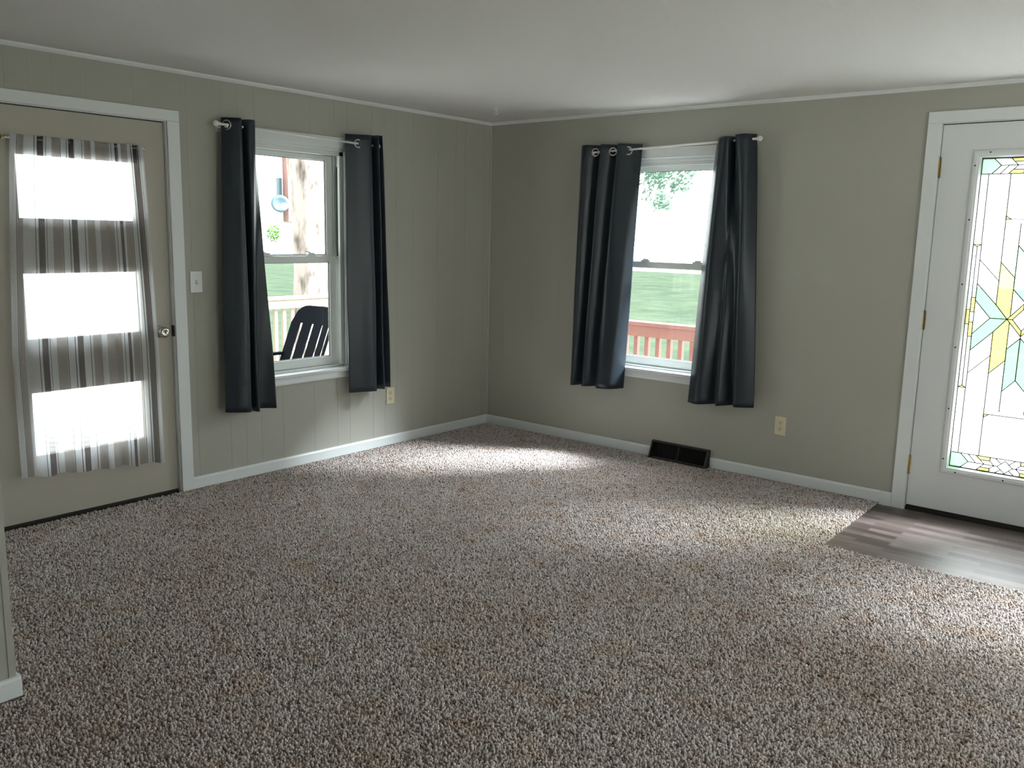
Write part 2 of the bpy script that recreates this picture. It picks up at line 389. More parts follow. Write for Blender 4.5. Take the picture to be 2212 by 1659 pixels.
# partition jutting out at the left foreground
m = MB(); m.box(1.472, 1.6, -8.0, -4.0225, -0.02, H+0.02); m.box(0.0, 1.4715, -4.15, -4.0225, -0.02, H+0.02)
tag(m.build('wall_partition', M['wall']), kind='structure')
m = MB(); m.box(1.5985, 1.6035, -4.040, -4.0195, 0.0, H)
tag(m.build('trim_1', M['wall'], bevel=0.0015), kind='structure')
# walls behind and beside the viewer
def FW5(u, d, z): return (u, -8.0+d, z)
W5b = (5.0, 5.75)
wall('wall_back', FW5, 1.47, 7.13, [opening(W5b)], [])
def FW4(u, d, z): return (7.0-d, u, z)
W4a, W4b = (-3.95, -3.28), (-3.10, -2.43)
PD = (-3.7, -2.3)
wall('wall_east', FW4, -8.0, 0.0, [(PD[0], PD[1], 0.0, 2.05)], [])
m = MB(); m.box(-T, 7.13, -8.13, T, H, H+0.1); tag(m.build('ceiling', M['ceil']), kind='structure')
m = MB(); m.box(-0.75, 7.13, -8.5, 0.42, H+0.105, H+0.22); tag(m.build('roof', M['roof']), kind='structure')  # unseen roof slab, eaves added and sized to shade the windows

# floor: subfloor with vinyl planks at the entry, carpet on top
m = MB(); m.box(-T, 7.13, -8.13, T, -0.14, -0.012)
tag(m.build('floor', M['plank']), kind='structure')

# carpet outline with a ragged cut round the entry
def carpet():
    b = bmesh.new()
    ex0, ex1, ey = 2.945, 4.30, -0.905
    def rag(a, c, n, amp):
        out = []
        for i in range(1, n):
            t_ = i/n; p = Vector(a).lerp(Vector(c), t_)
            dv = (Vector(c)-Vector(a)).normalized(); nn = Vector((-dv.y, dv.x))
            p = p+nn*random.uniform(-amp, amp); out.append((p.x, p.y))
        return out
    A = (ex0-0.003, 0.0); B = (2.967, ey-0.012); C_ = (ex1, ey); D = (ex1, 0.0)
    outline = [(0, 0), A] + rag(A, B, 110, 0.0035) + [B] + rag(B, C_, 150, 0.004) + [C_, D, (7.0, 0), (7.0, -8.0), (1.6, -8.0), (1.6, -4.0225), (0, -4.0225)]
    vs = [b.verts.new((x, y, -0.007)) for x, y in outline]
    f = b.faces.new(vs)
    r = bmesh.ops.extrude_face_region(b, geom=[f])
    bmesh.ops.translate(b, verts=[g for g in r['geom'] if isinstance(g, bmesh.types.BMVert)], vec=(0, 0, -0.0048))
    bmesh.ops.recalc_face_normals(b, faces=b.faces)
    me = bpy.data.meshes.new('floor_carpet'); b.to_mesh(me); b.free(); me.materials.append(M['carpet'])
    o = bpy.data.objects.new('floor_carpet', me); COL.objects.link(o); tag(o, kind='structure')
carpet()

# the pile itself: short twisted tufts scattered over the carpet backing
def mat_pile():
    m, t, b = nodes_of('twisted_carpet_yarn')
    oi = N(t, 'ShaderNodeObjectInfo'); ge = N(t, 'ShaderNodeNewGeometry')
    r = N(t, 'ShaderNodeValToRGB'); e = r.color_ramp.elements
    e[0].position = 0.0; e[0].color = PILE[0]; e[1].position = 1.0; e[1].color = PILE[3]
    k = e.new(0.25); k.color = PILE[1]; k = e.new(0.6); k.color = PILE[2]
    t.links.new(oi.outputs['Random'], r.inputs[0])
    def stain(scale, lo, hi, col):
        n = N(t, 'ShaderNodeTexNoise'); n.inputs['Scale'].default_value = scale; n.inputs['Detail'].default_value = 4
        t.links.new(ge.outputs['Position'], n.inputs['Vector'])
        q = N(t, 'ShaderNodeValToRGB'); e = q.color_ramp.elements
        e[0].position = lo; e[0].color = col; e[1].position = hi; e[1].color = (1, 1, 1, 1)
        t.links.new(n.outputs['Fac'], q.inputs[0]); return q
    last = r
    for args in ((7.0, 0.30, 0.48, (0.93, 0.84, 0.75, 1)), (1.2, 0.36, 0.58, (0.90, 0.87, 0.84, 1)), (22.0, 0.30, 0.55, (0.92, 0.91, 0.90, 1))):
        q = stain(*args); mx = N(t, 'ShaderNodeMix', data_type='RGBA', blend_type='MULTIPLY'); mx.inputs['Factor'].default_value = 1.0
        t.links.new(last.outputs[0] if last is r else last.outputs['Result'], mx.inputs['A']); t.links.new(q.outputs[0], mx.inputs['B']); last = mx
    t.links.new(last.outputs['Result'], b.inputs['Base Color'])
    b.inputs['Roughness'].default_value = 0.9; b.inputs['Specular IOR Level'].default_value = 0.15
    b.inputs['Sheen Weight'].default_value = 0.4; b.inputs['Sheen Roughness'].default_value = 0.4
    return m
PILE = [(0.22, 0.165, 0.145, 1), (0.52, 0.45, 0.425, 1), (0.68, 0.615, 0.59, 1), (0.78, 0.725, 0.70, 1)]
M['pile'] = mat_pile()
def pile():
    b = bmesh.new(); seg = 5; rings = []
    for z, r, tw, ox in ((0.0, 0.0026, 0, 0), (0.0050, 0.0040, 0.5, 0.0006), (0.0090, 0.0035, 1.1, 0.0016), (0.0112, 0.0016, 1.5, 0.0022)):
        rings.append([b.verts.new((ox+r*math.cos(tw+2*PI*i/seg), 0.8*r*math.sin(tw+2*PI*i/seg), z)) for i in range(seg)])
    for A, B in zip(rings, rings[1:]):
        for i in range(seg): b.faces.new((A[i], A[(i+1) % seg], B[(i+1) % seg], B[i])).smooth = True
    b.faces.new(rings[-1])
    tm = bpy.data.meshes.new('tuft_shape'); b.to_mesh(tm); b.free(); tm.materials.append(M['pile'])
    # area covered: everything in front of the two walls that can be seen
    b = bmesh.new()
    pts = [(0.016, -0.016), (2.946, -0.016), (2.968, -0.916), (4.302, -0.908), (4.302, -0.02), (4.9, -0.02), (4.9, -2.9), (4.15, -3.75), (3.2, -4.25), (2.4, -4.9), (1.617, -4.9), (1.617, -4.008), (0.0, -4.008), (0.002, -3.50), (0.002, -2.53), (0.016, -2.48)]
    b.faces.new([b.verts.new((x, y, -0.0095)) for x, y in pts])
    bmesh.ops.triangulate(b, faces=b.faces)
    me = bpy.data.meshes.new('carpet_pile'); b.to_mesh(me); b.free()
    o = bpy.data.objects.new('carpet_pile', me); COL.objects.link(o)
    tag(o, 'speckled beige twist carpet pile covering the room floor', 'carpet', kind='stuff')
    g = bpy.data.node_groups.new('scatter_tufts', 'GeometryNodeTree')
    g.interface.new_socket('Geometry', in_out='INPUT', socket_type='NodeSocketGeometry'); g.interface.new_socket('Geometry', in_out='OUTPUT', socket_type='NodeSocketGeometry')
    gi = g.nodes.new('NodeGroupInput'); go = g.nodes.new('NodeGroupOutput')
    ds = g.nodes.new('GeometryNodeDistributePointsOnFaces'); ds.distribute_method = 'POISSON'
    ds.inputs['Distance Min'].default_value = 0.0044; ds.inputs['Density Max'].default_value = 30000
    ip = g.nodes.new('GeometryNodeInstanceOnPoints')
    om = g.nodes.new('GeometryNodeObjectInfo')
    src = bpy.data.objects.new('tuft', tm)          # never linked to the scene, only instanced by the pile
    om.inputs['Object'].default_value = src
    rr = g.nodes.new('FunctionNodeRandomValue'); rr.data_type = 'FLOAT_VECTOR'; rr.inputs[0].default_value = (-0.45, -0.45, 0); rr.inputs[1].default_value = (0.45, 0.45, 6.283)
    rs = g.nodes.new('FunctionNodeRandomValue'); rs.data_type = 'FLOAT'; rs.inputs[2].default_value = 0.75; rs.inputs[3].default_value = 1.3; rs.inputs['Seed'].default_value = 5
    L_ = g.links.new
    L_(gi.outputs[0], ds.inputs['Mesh']); L_(ds.outputs['Points'], ip.inputs['Points']); L_(om.outputs['Geometry'], ip.inputs['Instance'])
    L_(rr.outputs[0], ip.inputs['Rotation']); L_(rs.outputs[1], ip.inputs['Scale']); L_(ip.outputs[0], go.inputs[0])
    md = o.modifiers.new('pile', 'NODES'); md.node_group = g
pile()

# baseboards
BP = [(0, 0.0), (0.014, 0.0), (0.014, 0.056), (0.010, 0.064), (0.004, 0.067), (0, 0.067)]
m = MB(FW1); m.prism(BP, -2.487, -0.0005); tag(m.build('baseboard_left', M['trim'], bevel=0.002), kind='structure')
m = MB(FW2); m.prism(BP, 0.0145, 1.478); m.prism(BP, 1.905, 2.951); m.prism([(d, z if z > 0 else -0.012) for d, z in BP], 2.951, 3.0155)
m.prism(BP, 4.301, 6.98); tag(m.build('baseboard_right', M['trim'], bevel=0.002), kind='structure')
m = MB(lambda u, d, z: (1.6+d, u, z)); m.prism(BP, -7.98, -4.008)
m.box(-4.022, -4.0085, -1.58, 0.0, 0.0, 0.067); tag(m.build('baseboard_partition', M['trim'], bevel=0.003), kind='structure')
# small cove along the ceiling and the bead in the corner
CP = [(0, 2.221), (0.006, 2.221), (0.016, 2.232), (0.018, 2.2415), (0, 2.2415)]
m = MB(FW1); m.prism(CP, -4.02, 0.0); tag(m.build('trim_2', M['trim'], bevel=0.001), kind='structure')
m = MB(FW2); m.prism(CP, 0.0, 6.98); tag(m.build('trim_3', M['trim'], bevel=0.001), kind='structure')
m = MB(); m.vprism([(0, 0), (0.012, 0), (0.009, -0.007), (0.003, -0.012), (0, -0.012)], 0.067, 2.221); tag(m.build('trim_4', M['wall'], bevel=0.001), kind='structure')

# ------------------------------------------------------------------ windows
def make_window(name, F, w, detail=True):
    g0, g1 = w; z0, z1 = GZ
    o0, o1 = g0-0.098, g1+0.098           # opening
    base = F((g0+g1)/2, 0, 0.5)
    r = empty(name, base, kind='structure')
    # casing: head and two sides with a shallow step
    for nm, a, b_, c, d in (('casing', o0-0.062, o1+0.062, 1.937, 2.0), ('casing', o0-0.062, o0+0.004, 0.582, 1.937), ('casing', o1-0.004, o1+0.062, 0.582, 1.937)):
        MB(F).box(a, b_, 0, 0.016, c, d).build(nm, M['trim'], r, bevel=0.003)
    MB(F).box(o0-0.062, o1+0.062, 0.016, 0.022, 1.985, 2.0).build('casing_band', M['trim'], r, bevel=0.002)
    # stool and apron
    MB(F).box(o0-0.075, o1+0.075, -0.03, 0.042, 0.560, 0.582).build('stool', M['trim'], r, bevel=0.006)
    MB(F).prism([(0, 0.515), (0.014, 0.515), (0.016, 0.525), (0.012, 0.556), (0.016, 0.560), (0, 0.560)], o0-0.06, o1+0.06).build('apron', M['trim'], r, bevel=0.002)
    # jamb lining
    j = MB(F); j.box(o0, o0+0.012, -0.12, 0.0, 0.575, 1.94); j.box(o1-0.012, o1, -0.12, 0.0, 0.575, 1.94)
    j.box(o0+0.012, o1-0.012, -0.12, 0.0, 1.918, 1.94); j.box(o0+0.012, o1-0.012, -0.12, -0.03, 0.575, 0.596)
    j.build('jamb', M['trim'], r, bevel=0.001)
    # stops and tracks: stepped vinyl frame
    s = MB(F)
    for k in (0, 1):
        a = o0+0.012 if k == 0 else o1-0.012; sg = 1 if k == 0 else -1
        for w_, d0, d1 in ((0.030, -0.034, -0.016), (0.022, -0.050, -0.034), (0.030, -0.085, -0.078), (0.038, -0.118, -0.100)):
            u = sorted((a, a+sg*w_)); s.box(u[0], u[1], d0, d1, 0.596, 1.918)
    s.box(o0+0.012, o1-0.012, -0.034, -0.016, 1.893, 1.918); s.box(o0+0.012, o1-0.012, -0.118, -0.1, 1.890, 1.918)
    s.box(o0+0.012, o1-0.012, -0.118, -0.1, 0.596, 0.62)
    s.build('track', M['vinyl_white'], r, bevel=0.001)
    def sash(nm, d0, d1, za, zb, rail_b, rail_t, st=0.050):
        a, b_ = g0-st, g1+st
        m_ = MB(F)
        m_.box(a, g0, d0, d1, za, zb); m_.box(g1, b_, d0, d1, za, zb)
        m_.box(g0, g1, d0, d1, za, za+rail_b); m_.box(g0, g1, d0, d1, zb-rail_t, zb)
        so = m_.build(nm, M['vinyl_white'], r, bevel=0.003)
        gk = MB(F); q = 0.003; dm = (d0+d1)/2
        for (p0, p1, y0, y1) in ((g0, g0+q, za+rail_b, zb-rail_t), (g1-q, g1, za+rail_b, zb-rail_t), (g0+q, g1-q, za+rail_b, za+rail_b+q), (g0+q, g1-q, zb-rail_t-q, zb-rail_t)):
            gk.box(p0, p1, dm-0.006, dm+0.006, y0, y1)
        gk.build('gasket', M['gasket'], so)
        MB(F).box(g0+0.0005, g1-0.0005, dm-0.002, dm+0.002, za+rail_b+0.0005, zb-rail_t-0.0005).build('pane', M['pane'], so)
        return so
    sash('upper_sash', -0.100, -0.076, 1.255, 1.893, 0.036, 0.030)
    lo = sash('lower_sash', -0.074, -0.050, 0.597, 1.283, 0.055, 0.040)
    for u in (g0+0.16, g1-0.13):
        k = MB(F); k.prism([(-0.092, 1.292), (-0.056, 1.292), (-0.060, 1.301), (-0.074, 1.306), (-0.088, 1.301)], u-0.022, u+0.022)
        k.prism([(-0.092, 1.283), (-0.056, 1.283), (-0.056, 1.292), (-0.092, 1.292)], u-0.036, u+0.036)
        k.tube([(u, -0.07, 1.303), (u-0.03, -0.062, 1.309), (u-0.055, -0.058, 1.308)], 0.003, 8)
        k.build('sash_lock', M['vinyl_white'], r, bevel=0.001)
    # tilt latch groove cap on the right jamb
    MB(F).box(o1-0.040, o1-0.030, -0.052, -0.030, 1.283, 1.83).build('jamb_channel', M['gasket'], r) if detail else None
    return r
make_window('window_1', FW1, W1)
make_window('window_2', FW2, W2)
make_window('window_3', FW2, W3a, False); make_window('window_3', FW2, W3b, False)
for w_ in (W5b,): make_window('fill_window_5', FW5, w_, False)  # unseen back-wall window, added to brighten surfaces facing the camera
r = empty('fill_window_4', (7.0, -3.0, 0), kind='structure')  # unseen glazed opening in the side wall, added for fill daylight
m = MB(FW4)
for a, b_, c, d in ((PD[0], PD[0]+0.05, 0, 2.05), (PD[1]-0.05, PD[1], 0, 2.05), (PD[0]+0.05, PD[1]-0.05, 0, 0.05), (PD[0]+0.05, PD[1]-0.05, 2.0, 2.05), (-3.03, -2.97, 0.05, 2.0)):
    m.box(a, b_, -0.10, -0.03, c, d)
m.build('frame', M['vinyl_white'], r, bevel=0.003)
for a, b_ in ((PD[0]+0.05, -3.03), (-2.97, PD[1]-0.05)): MB(FW4).box(a, b_, -0.068, -0.062, 0.05, 2.0).build('pane', M['pane'], r)
for a, b_, c, d in ((PD[0]-0.06, PD[0], 0, 2.11), (PD[1], PD[1]+0.06, 0, 2.11), (PD[0], PD[1], 2.05, 2.11)): MB(FW4).box(a, b_, 0, 0.016, c, d).build('casing', M['trim'], r)

# ------------------------------------------------------------------ doors
def door_casing(F, d, ztop_i, ztop_o, zb, parent, wout=0.062):
    a, b_ = d
    MB(F).box(a-wout-0.012, a-0.006, 0, 0.016, zb, ztop_i+0.006).build('casing', M['trim'], parent, bevel=0.003)
    MB(F).box(b_+0.006, b_+wout+0.012, 0, 0.016, zb, ztop_i+0.006).build('casing', M['trim'], parent, bevel=0.003)
    MB(F).box(a-wout-0.012, b_+wout+0.012, 0, 0.016, ztop_i+0.006, ztop_o).build('casing', M['trim'], parent, bevel=0.003)
    j = MB(F); j.box(a-0.0135, a-0.003, -0.125, -0.0005, -0.018, ztop_i+0.012); j.box(b_+0.003, b_+0.0135, -0.125, -0.0005, -0.018, ztop_i+0.012)
    j.box(a-0.003, b_+0.003, -0.125, -0.0005, ztop_i+0.002, ztop_i+0.012); j.build('jamb', M['trim'], parent)

# left door: greige slab with three glazed openings
d1 = empty('door_1', (0, -3.015, 0), kind='structure')
door_casing(FW1, D1, 1.972, 2.034, 0.0, d1)
L1 = [(1.454, 1.768), (0.886, 1.221), (0.320, 0.652)]; LU = (-3.295, -2.710)
m = MB(FW1); zz = [0.016] + [z for p in sorted(L1) for z in p] + [1.969]
m.box(D1[0], LU[0], -0.064, -0.020, 0.016, 1.969); m.box(LU[1], D1[1], -0.064, -0.020, 0.016, 1.969)
for i in range(0, len(zz), 2): m.box(LU[0], LU[1], -0.064, -0.020, zz[i], zz[i+1])
m.build('slab', M['door_greige'], d1)
for a, b_ in L1:
    f = MB(FW1)
    for u0, u1, z0, z1 in ((LU[0], LU[0]+0.012, a, b_), (LU[1]-0.012, LU[1], a, b_), (LU[0]+0.012, LU[1]-0.012, a, a+0.012), (LU[0]+0.012, LU[1]-0.012, b_-0.012, b_)):
        f.box(u0, u1, -0.058, -0.017, z0, z1)
    fo = f.build('glazing_bead', M['door_greige'], d1, bevel=0.002)
    MB(FW1).box(LU[0]+0.012, LU[1]-0.012, -0.044, -0.040, a+0.012, b_-0.012).build('pane', M['pane'], fo)
MB(FW1).box(D1[0]-0.002, D1[1]+0.002, -0.125, -0.002, -0.0119, -0.001).build('threshold', M['thresh'], d1)
m = MB(FW1); m.box(D1[0]+0.001, D1[1]-0.001, -0.062, -0.023, 0.0005, 0.0155); m.build('gap_strip', M['thresh'], d1)  # dark strip filling the gap under the slab
k = MB(); k.lathe((-0.0195, -2.628, 0.893), (1, 0, 0), [(0.0, 0), (0.033, 0.0), (0.033, 0.003), (0.029, 0.008), (0.014, 0.011), (0.0125, 0.030), (0.020, 0.035), (0.0275, 0.046), (0.0285, 0.056), (0.025, 0.064), (0.014, 0.067), (0.012, 0.0655), (0.004, 0.0655), (0.0, 0.0655)])
k.build('door_knob', M['chrome'], d1, smooth=True)
MB().box(0.0462, 0.0475, -2.630, -2.626, 0.887, 0.899).build('keyhole', M['slot'], d1)
MB(FW1).box(D1[1]-0.0005, D1[1]+0.0065, -0.028, -0.0003, 0.862, 0.922).build('strike_plate', M['slot'], d1)

MB(FW1).box(D1[0]-0.002, D1[1]+0.002, -0.060, -0.024, 1.9695, 1.9735).build('gap_shade', M['gasket'], d1)  # dark strip painting the shaded gap above the left slab
# right door: white slab with full-height leaded glass
d2 = empty('door_2', (3.545, 0, 0), kind='structure')
door_casing(FW2, D2, 2.045, 2.110, -0.0119, d2)
GU = (3.262, 3.828); GZ2 = (0.247, 1.893)     # cut-out in the slab
m = MB(FW2); m.box(D2[0], GU[0], -0.046, -0.002, 0.018, 2.042); m.box(GU[1], D2[1], -0.046, -0.002, 0.018, 2.042)
m.box(GU[0], GU[1], -0.046, -0.002, 0.018, GZ2[0]); m.box(GU[0], GU[1], -0.046, -0.002, GZ2[1], 2.042)
m.build('slab', M['door_white'], d2)
# moulded lite frame around the glass
def ring_prism(F, u0, u1, z0, z1, prof):
    # prof: (inset from outer edge, d) open polyline, mitred round the rectangle
    m_ = MB(F); loops = []
    for ins, d in prof:
        loops.append([m_.v(u0+ins, d, z0+ins), m_.v(u1-ins, d, z0+ins), m_.v(u1-ins, d, z1-ins), m_.v(u0+ins, d, z1-ins)])
    for A, B in zip(loops, loops[1:]+loops[:1]):
        for i in range(4): m_.b.faces.new((A[i], A[(i+1) % 4], B[(i+1) % 4], B[i]))
    return m_
fr = ring_prism(FW2, 3.243, 3.847, 0.228, 1.912, [(0, -0.0015), (0.002, 0.006), (0.008, 0.010), (0.020, 0.010), (0.026, 0.007), (0.032, 0.006), (0.040, -0.006), (0.042, -0.028), (0.030, -0.028), (0.020, -0.0015)]).build('lite_frame', M['door_white'], d2)
sc_ = MB(FW2)
for z in (1.834, 1.564, 1.236, 0.908, 0.581, 0.308):
    for u in (3.258, 3.832): sc_.lathe(FW2(u, 0.0095, z), (0, -1, 0), [(0.0042, 0), (0.0042, 0.0012)], 12)
for u in (3.322, 3.548, 3.768):
    for z in (1.897, 0.243): sc_.lathe(FW2(u, 0.0095, z), (0, -1, 0), [(0.0042, 0), (0.0042, 0.0012)], 12)
sc_.build('screw_holes', M['plug'], fr)
GX, GC = 3.545, 1.070; hw, hh = 0.262, 0.800
gk = ring_prism(FW2, GX-hw-0.003, GX+hw+0.003, GC-hh-0.003, GC+hh+0.003, [(0, -0.012), (0, -0.027), (0.007, -0.027), (0.007, -0.012)]).build('edge_came', M['came'], d2)
glass = MB(FW2).box(GX-hw, GX+hw, -0.0235, -0.0205, GC-hh, GC+hh).build('leaded_glass', M['obscure'], d2)
Q = [  # quarter network in (|u|, |z-GC|)
    [(-.262, .722), (0, .722)], [(-.209, .800), (-.172, .763), (-.212, .722)], [(-.133, .800), (-.097, .762), (-.138, .722)],
    [(-.172, .763), (-.050, .763)], [(-.137, .763), (-.175, .722)], [(-.112, .781), (-.070, .781)], [(-.114, .742), (-.070, .742)],
    [(-.070, .800), (-.070, .781), (-.050, .763), (-.070, .742), (-.070, .722)], [(-.050, .763), (-.035, .763), (0, .796)], [(-.035, .763), (0, .730)], [(-.046, .722), (-.020, .745)], [(-.046, .800), (-.020, .780)],
    [(-.225, .722), (-.224, .371)], [(-.126, .722), (-.125, .285)], [(-.126, .498), (-.126, .515), (-.102, .499)], [(-.126, .498), (0, .498)],
    [(-.262, .371), (-.224, .371)], [(-.262, .371), (-.242, .360), (-.224, .371)], [(-.242, .360), (-.242, .10)], [(-.223, .371), (-.223, .0)],
    [(-.243, .101), (-.223, .101)], [(-.243, .027), (-.223, .027)], [(-.262, .038), (-.243, .038)], [(-.243, .10), (-.243, .0)],
    [(-.221, .172), (-.126, .070), (-.069, 0)], [(-.069, 0), (-.147, 0)], [(-.147, 0), (-.221, .085)],
    [(-.125, .285), (-.126, .070)], [(-.056, .48), (-.056, .017)], [(-.125, .285), (-.057, .211)], [(-.125, .190), (-.221, .292)],
    [(-.069, 0), (0, .083)], [(-.044, 0), (0, .054)], [(-.069, 0), (-.044, 0)], [(-.054, .149), (0, .091)], [(-.055, .370), (0, .308)], [(0, .054), (0, .308)],
]
seen = set()
cm = MB(FW2)
def came_seg(p, q, w=0.0023):
    (a, b_), (c, d) = p, q
    L_ = math.hypot(c-a, d-b_)
    if L_ < 1e-5: return
    nx, nz = -(d-b_)/L_*w, (c-a)/L_*w
    pts = [(GX+a+nx, GC+b_+nz), (GX+c+nx, GC+d+nz), (GX+c-nx, GC+d-nz), (GX+a-nx, GC+b_-nz)]
    cm.poly(pts, -0.0200, -0.0165)
for pl in Q:
    for sx_ in (1, -1):
        for sz in (1, -1):
            for p, q in zip(pl, pl[1:]):
                P = (round(p[0]*sx_, 4), round(p[1]*sz, 4)); R_ = (round(q[0]*sx_, 4), round(q[1]*sz, 4))
                key = tuple(sorted((P, R_)))
                if key in seen: continue
                seen.add(key); came_seg(P, R_)
cm.build('leading', M['came'], glass)
def cut(polys, nm, mt):
    m_ = MB(FW2); done = set()
    for pg in polys:
        for sx_ in (1, -1):
            for sz in (1, -1):
                pts = [(round(GX+x*sx_, 4), round(GC+z*sz, 4)) for x, z in pg]
                key = tuple(sorted(pts))
                if key in done: continue
                done.add(key); m_.poly(pts, -0.0203, -0.0172)
    m_.build(nm, mt, glass)
cut([[(-.262, .800), (-.209, .800), (-.172, .763), (-.212, .722), (-.262, .722)],
     [(-.147, 0), (-.069, 0), (-.126, .070), (-.221, .172), (-.221, .085)],
     [(-.056, .149), (0, .089), (0, .308), (-.056, .370)]], 'green_pieces', M['g_green'])
cut([[(-.133, .800), (-.070, .800), (-.070, .781), (-.112, .781)], [(-.138, .722), (-.070, .722), (-.070, .742), (-.114, .742)],
     [(-.262, -.038), (-.243, -.038), (-.243, .038), (-.262, .038)], [(-.243, .027), (-.223, .027), (-.223, .101), (-.243, .101)],
     [(-.125, .285), (-.056, .211), (-.056, .020), (-.069, 0), (-.126, .070)],
     [(-.069, 0), (0, .083), (0, .054), (-.044, 0)], [(-.126, .498), (-.126, .515), (-.102, .499)], [(-.262, .371), (-.242, .360), (-.224, .371)]], 'yellow_pieces', M['g_yellow'])
for za, zb in ((1.776, 1.881), (0.985, 1.087), (0.190, 0.295)):
    h = MB(); h.tube([(3.0835, -0.006, za), (3.0835, -0.006, zb)], 0.0058, 12)
    h.tube([(3.0835, -0.006, zb), (3.0835, -0.006, zb+0.005)], 0.0045, 10)
    h.box(3.070, 3.083, -0.0025, 0.0, za, zb); h.box(3.0905, 3.0965, -0.0015, 0.002, za, zb)
    for kk in (1, 2): h.tube([(3.0835, -0.006, za+(zb-za)*kk/3-0.0008), (3.0835, -0.006, za+(zb-za)*kk/3+0.0008)], 0.0073, 12)
    h.build('hinge', M['brass'], d2)
MB(FW2).box(D2[0]-0.002, D2[1]+0.002, -0.125, -0.001, -0.0119, 0.004).build('threshold', M['thresh'], d2)
MB(FW2).box(D2[0]+0.001, D2[1]-0.001, -0.044, -0.005, 0.0045, 0.0175).build('gap_strip', M['thresh'], d2)  # dark strip set into the gap below the right slab
MB(FW2).box(D2[0]-0.002, D2[1]+0.002, -0.040, -0.0025, 2.0425, 2.0465).build('gap_shade', M['gasket'], d2)  # black strip painting the shade line over the right slab
MB(FW2).box(D2[0]-0.0028, D2[0]-0.0002, -0.040, -0.006, 0.018, 2.042).build('gap_shade', M['gasket'], d2)  # painted shade continued down the hinge-side gap
k = MB(); k.lathe((3.94, 0.0015, 0.93), (0, -1, 0), [(0.0, 0), (0.033, 0.0), (0.033, 0.003), (0.014, 0.011), (0.0125, 0.030), (0.0275, 0.046), (0.0285, 0.056), (0.02, 0.066), (0.0, 0.067)])
k.build('door_knob', M['brass'], d2, smooth=True)

# ------------------------------------------------------------------ curtains
def catmull(P, n):
    out = []; k = len(P)
    for i in range(k-1):
        p0, p1, p2, p3 = P[max(i-1, 0)], P[i], P[i+1], P[min(i+2, k-1)]
        for j in range(n):
            t_ = j/n
            out.append(tuple(0.5*((2*b_)+(-a+c)*t_+(2*a-5*b_+4*c-d)*t_*t_+(-a+3*b_-3*c+d)*t_**3) for a, b_, c, d in zip(p0, p1, p2, p3)))
    out.append(tuple(P[-1])); return out
def drape(name, F, top, bot, zt, zb, rings, label, base):
    root = empty(name, F(*base), label, 'curtain')
    T_, B_ = catmull(top, 9), catmull(bot, 9); nz = 46
    m_ = MB(F); grid = []
    for j in range(nz+1):
        s = j/nz; e = s**0.85
        row = []
        for i, (a, b_) in enumerate(zip(T_, B_)):
            w_ = 0.0035*math.sin(s*9+i*0.13)*s
            z = zt(i/(len(T_)-1))*(1-s)+zb(i/(len(T_)-1))*s
            row.append(m_.v(a[0]*(1-e)+b_[0]*e+w_, max(a[1]*(1-e)+b_[1]*e+w_*0.5, 0.024), z))
        grid.append(row)
    for j in range(nz):
        for i in range(len(T_)-1):
            m_.b.faces.new((grid[j][i], grid[j][i+1], grid[j+1][i+1], grid[j+1][i])).smooth = True
    o = m_.build('cloth', M['drape'], root, recalc=False)
    sd = o.modifiers.new('thick', 'SOLIDIFY'); sd.thickness = 0.0025; sd.offset = 0
    for (u, d, z, nu, nd) in rings:
        ax = Vector(F(nu, nd, 0)).normalized()
        m2 = MB(); c = Vector(F(u, d, z))
        s_ = Vector((0, 0, 1)); w_ = ax.cross(s_)
        pts = [c+(s_*math.cos(q)+w_*math.sin(q))*0.0235 for q in [2*PI*k/24 for k in range(24)]]
        m2.tube([tuple(p) for p in pts], 0.0048, 8, closed=True)
        m2.build('grommet', M['chrome'], root, smooth=True)
    return root
def lerpf(a, b_): return lambda t_: a+(b_-a)*t_

drape('blackout_curtain', FW1,
      [(-2.262, .055), (-2.225, .10), (-2.185, .125), (-2.160, .055), (-2.135, .12), (-2.095, .118), (-2.075, .05)],
      [(-2.318, .085), (-2.250, .135), (-2.185, .15), (-2.165, .07), (-2.140, .145), (-2.080, .05), (-1.985, .10)],
      lerpf(2.025, 2.022), lerpf(.425, .405), [(-2.245, .078, 1.986, -0.8, 0.5)],
      'dark slate blackout curtain panel on the door side of the left-wall window', (-2.17, .09, .42))
drape('blackout_curtain', FW1,
      [(-1.418, .060), (-1.355, .082), (-1.262, .118), (-1.240, .045), (-1.205, .125), (-1.190, .050), (-1.158, .105)],
      [(-1.412, .060), (-1.335, .10), (-1.245, .145), (-1.220, .055), (-1.180, .14), (-1.160, .055), (-1.105, .12)],
      lerpf(2.022, 2.034), lerpf(.418, .428), [(-1.342, .088, 1.970, -0.25, 1.0)],
      'dark slate blackout curtain panel nearest the room corner on the left-wall window', (-1.27, .09, .42))
drape('blackout_curtain', FW2,
      [(0.872, .075), (0.935, .118), (1.025, .042), (1.062, .125), (1.165, .045), (1.195, .130), (1.288, .058), (1.325, .045)],
      [(0.845, .080), (0.895, .128), (0.945, .05), (0.985, .135), (1.070, .055), (1.105, .150), (1.205, .142), (1.262, .045)],
      lerpf(2.033, 2.026), lerpf(.418, .437), [(.988, .082, 1.985, 0.55, 1.0), (1.125, .082, 1.984, 0.55, 1.0), (1.248, .092, 1.984, 0.55, 1.0)],
      'dark slate blackout curtain panel nearest the room corner on the right-wall window', (1.07, .09, .42))
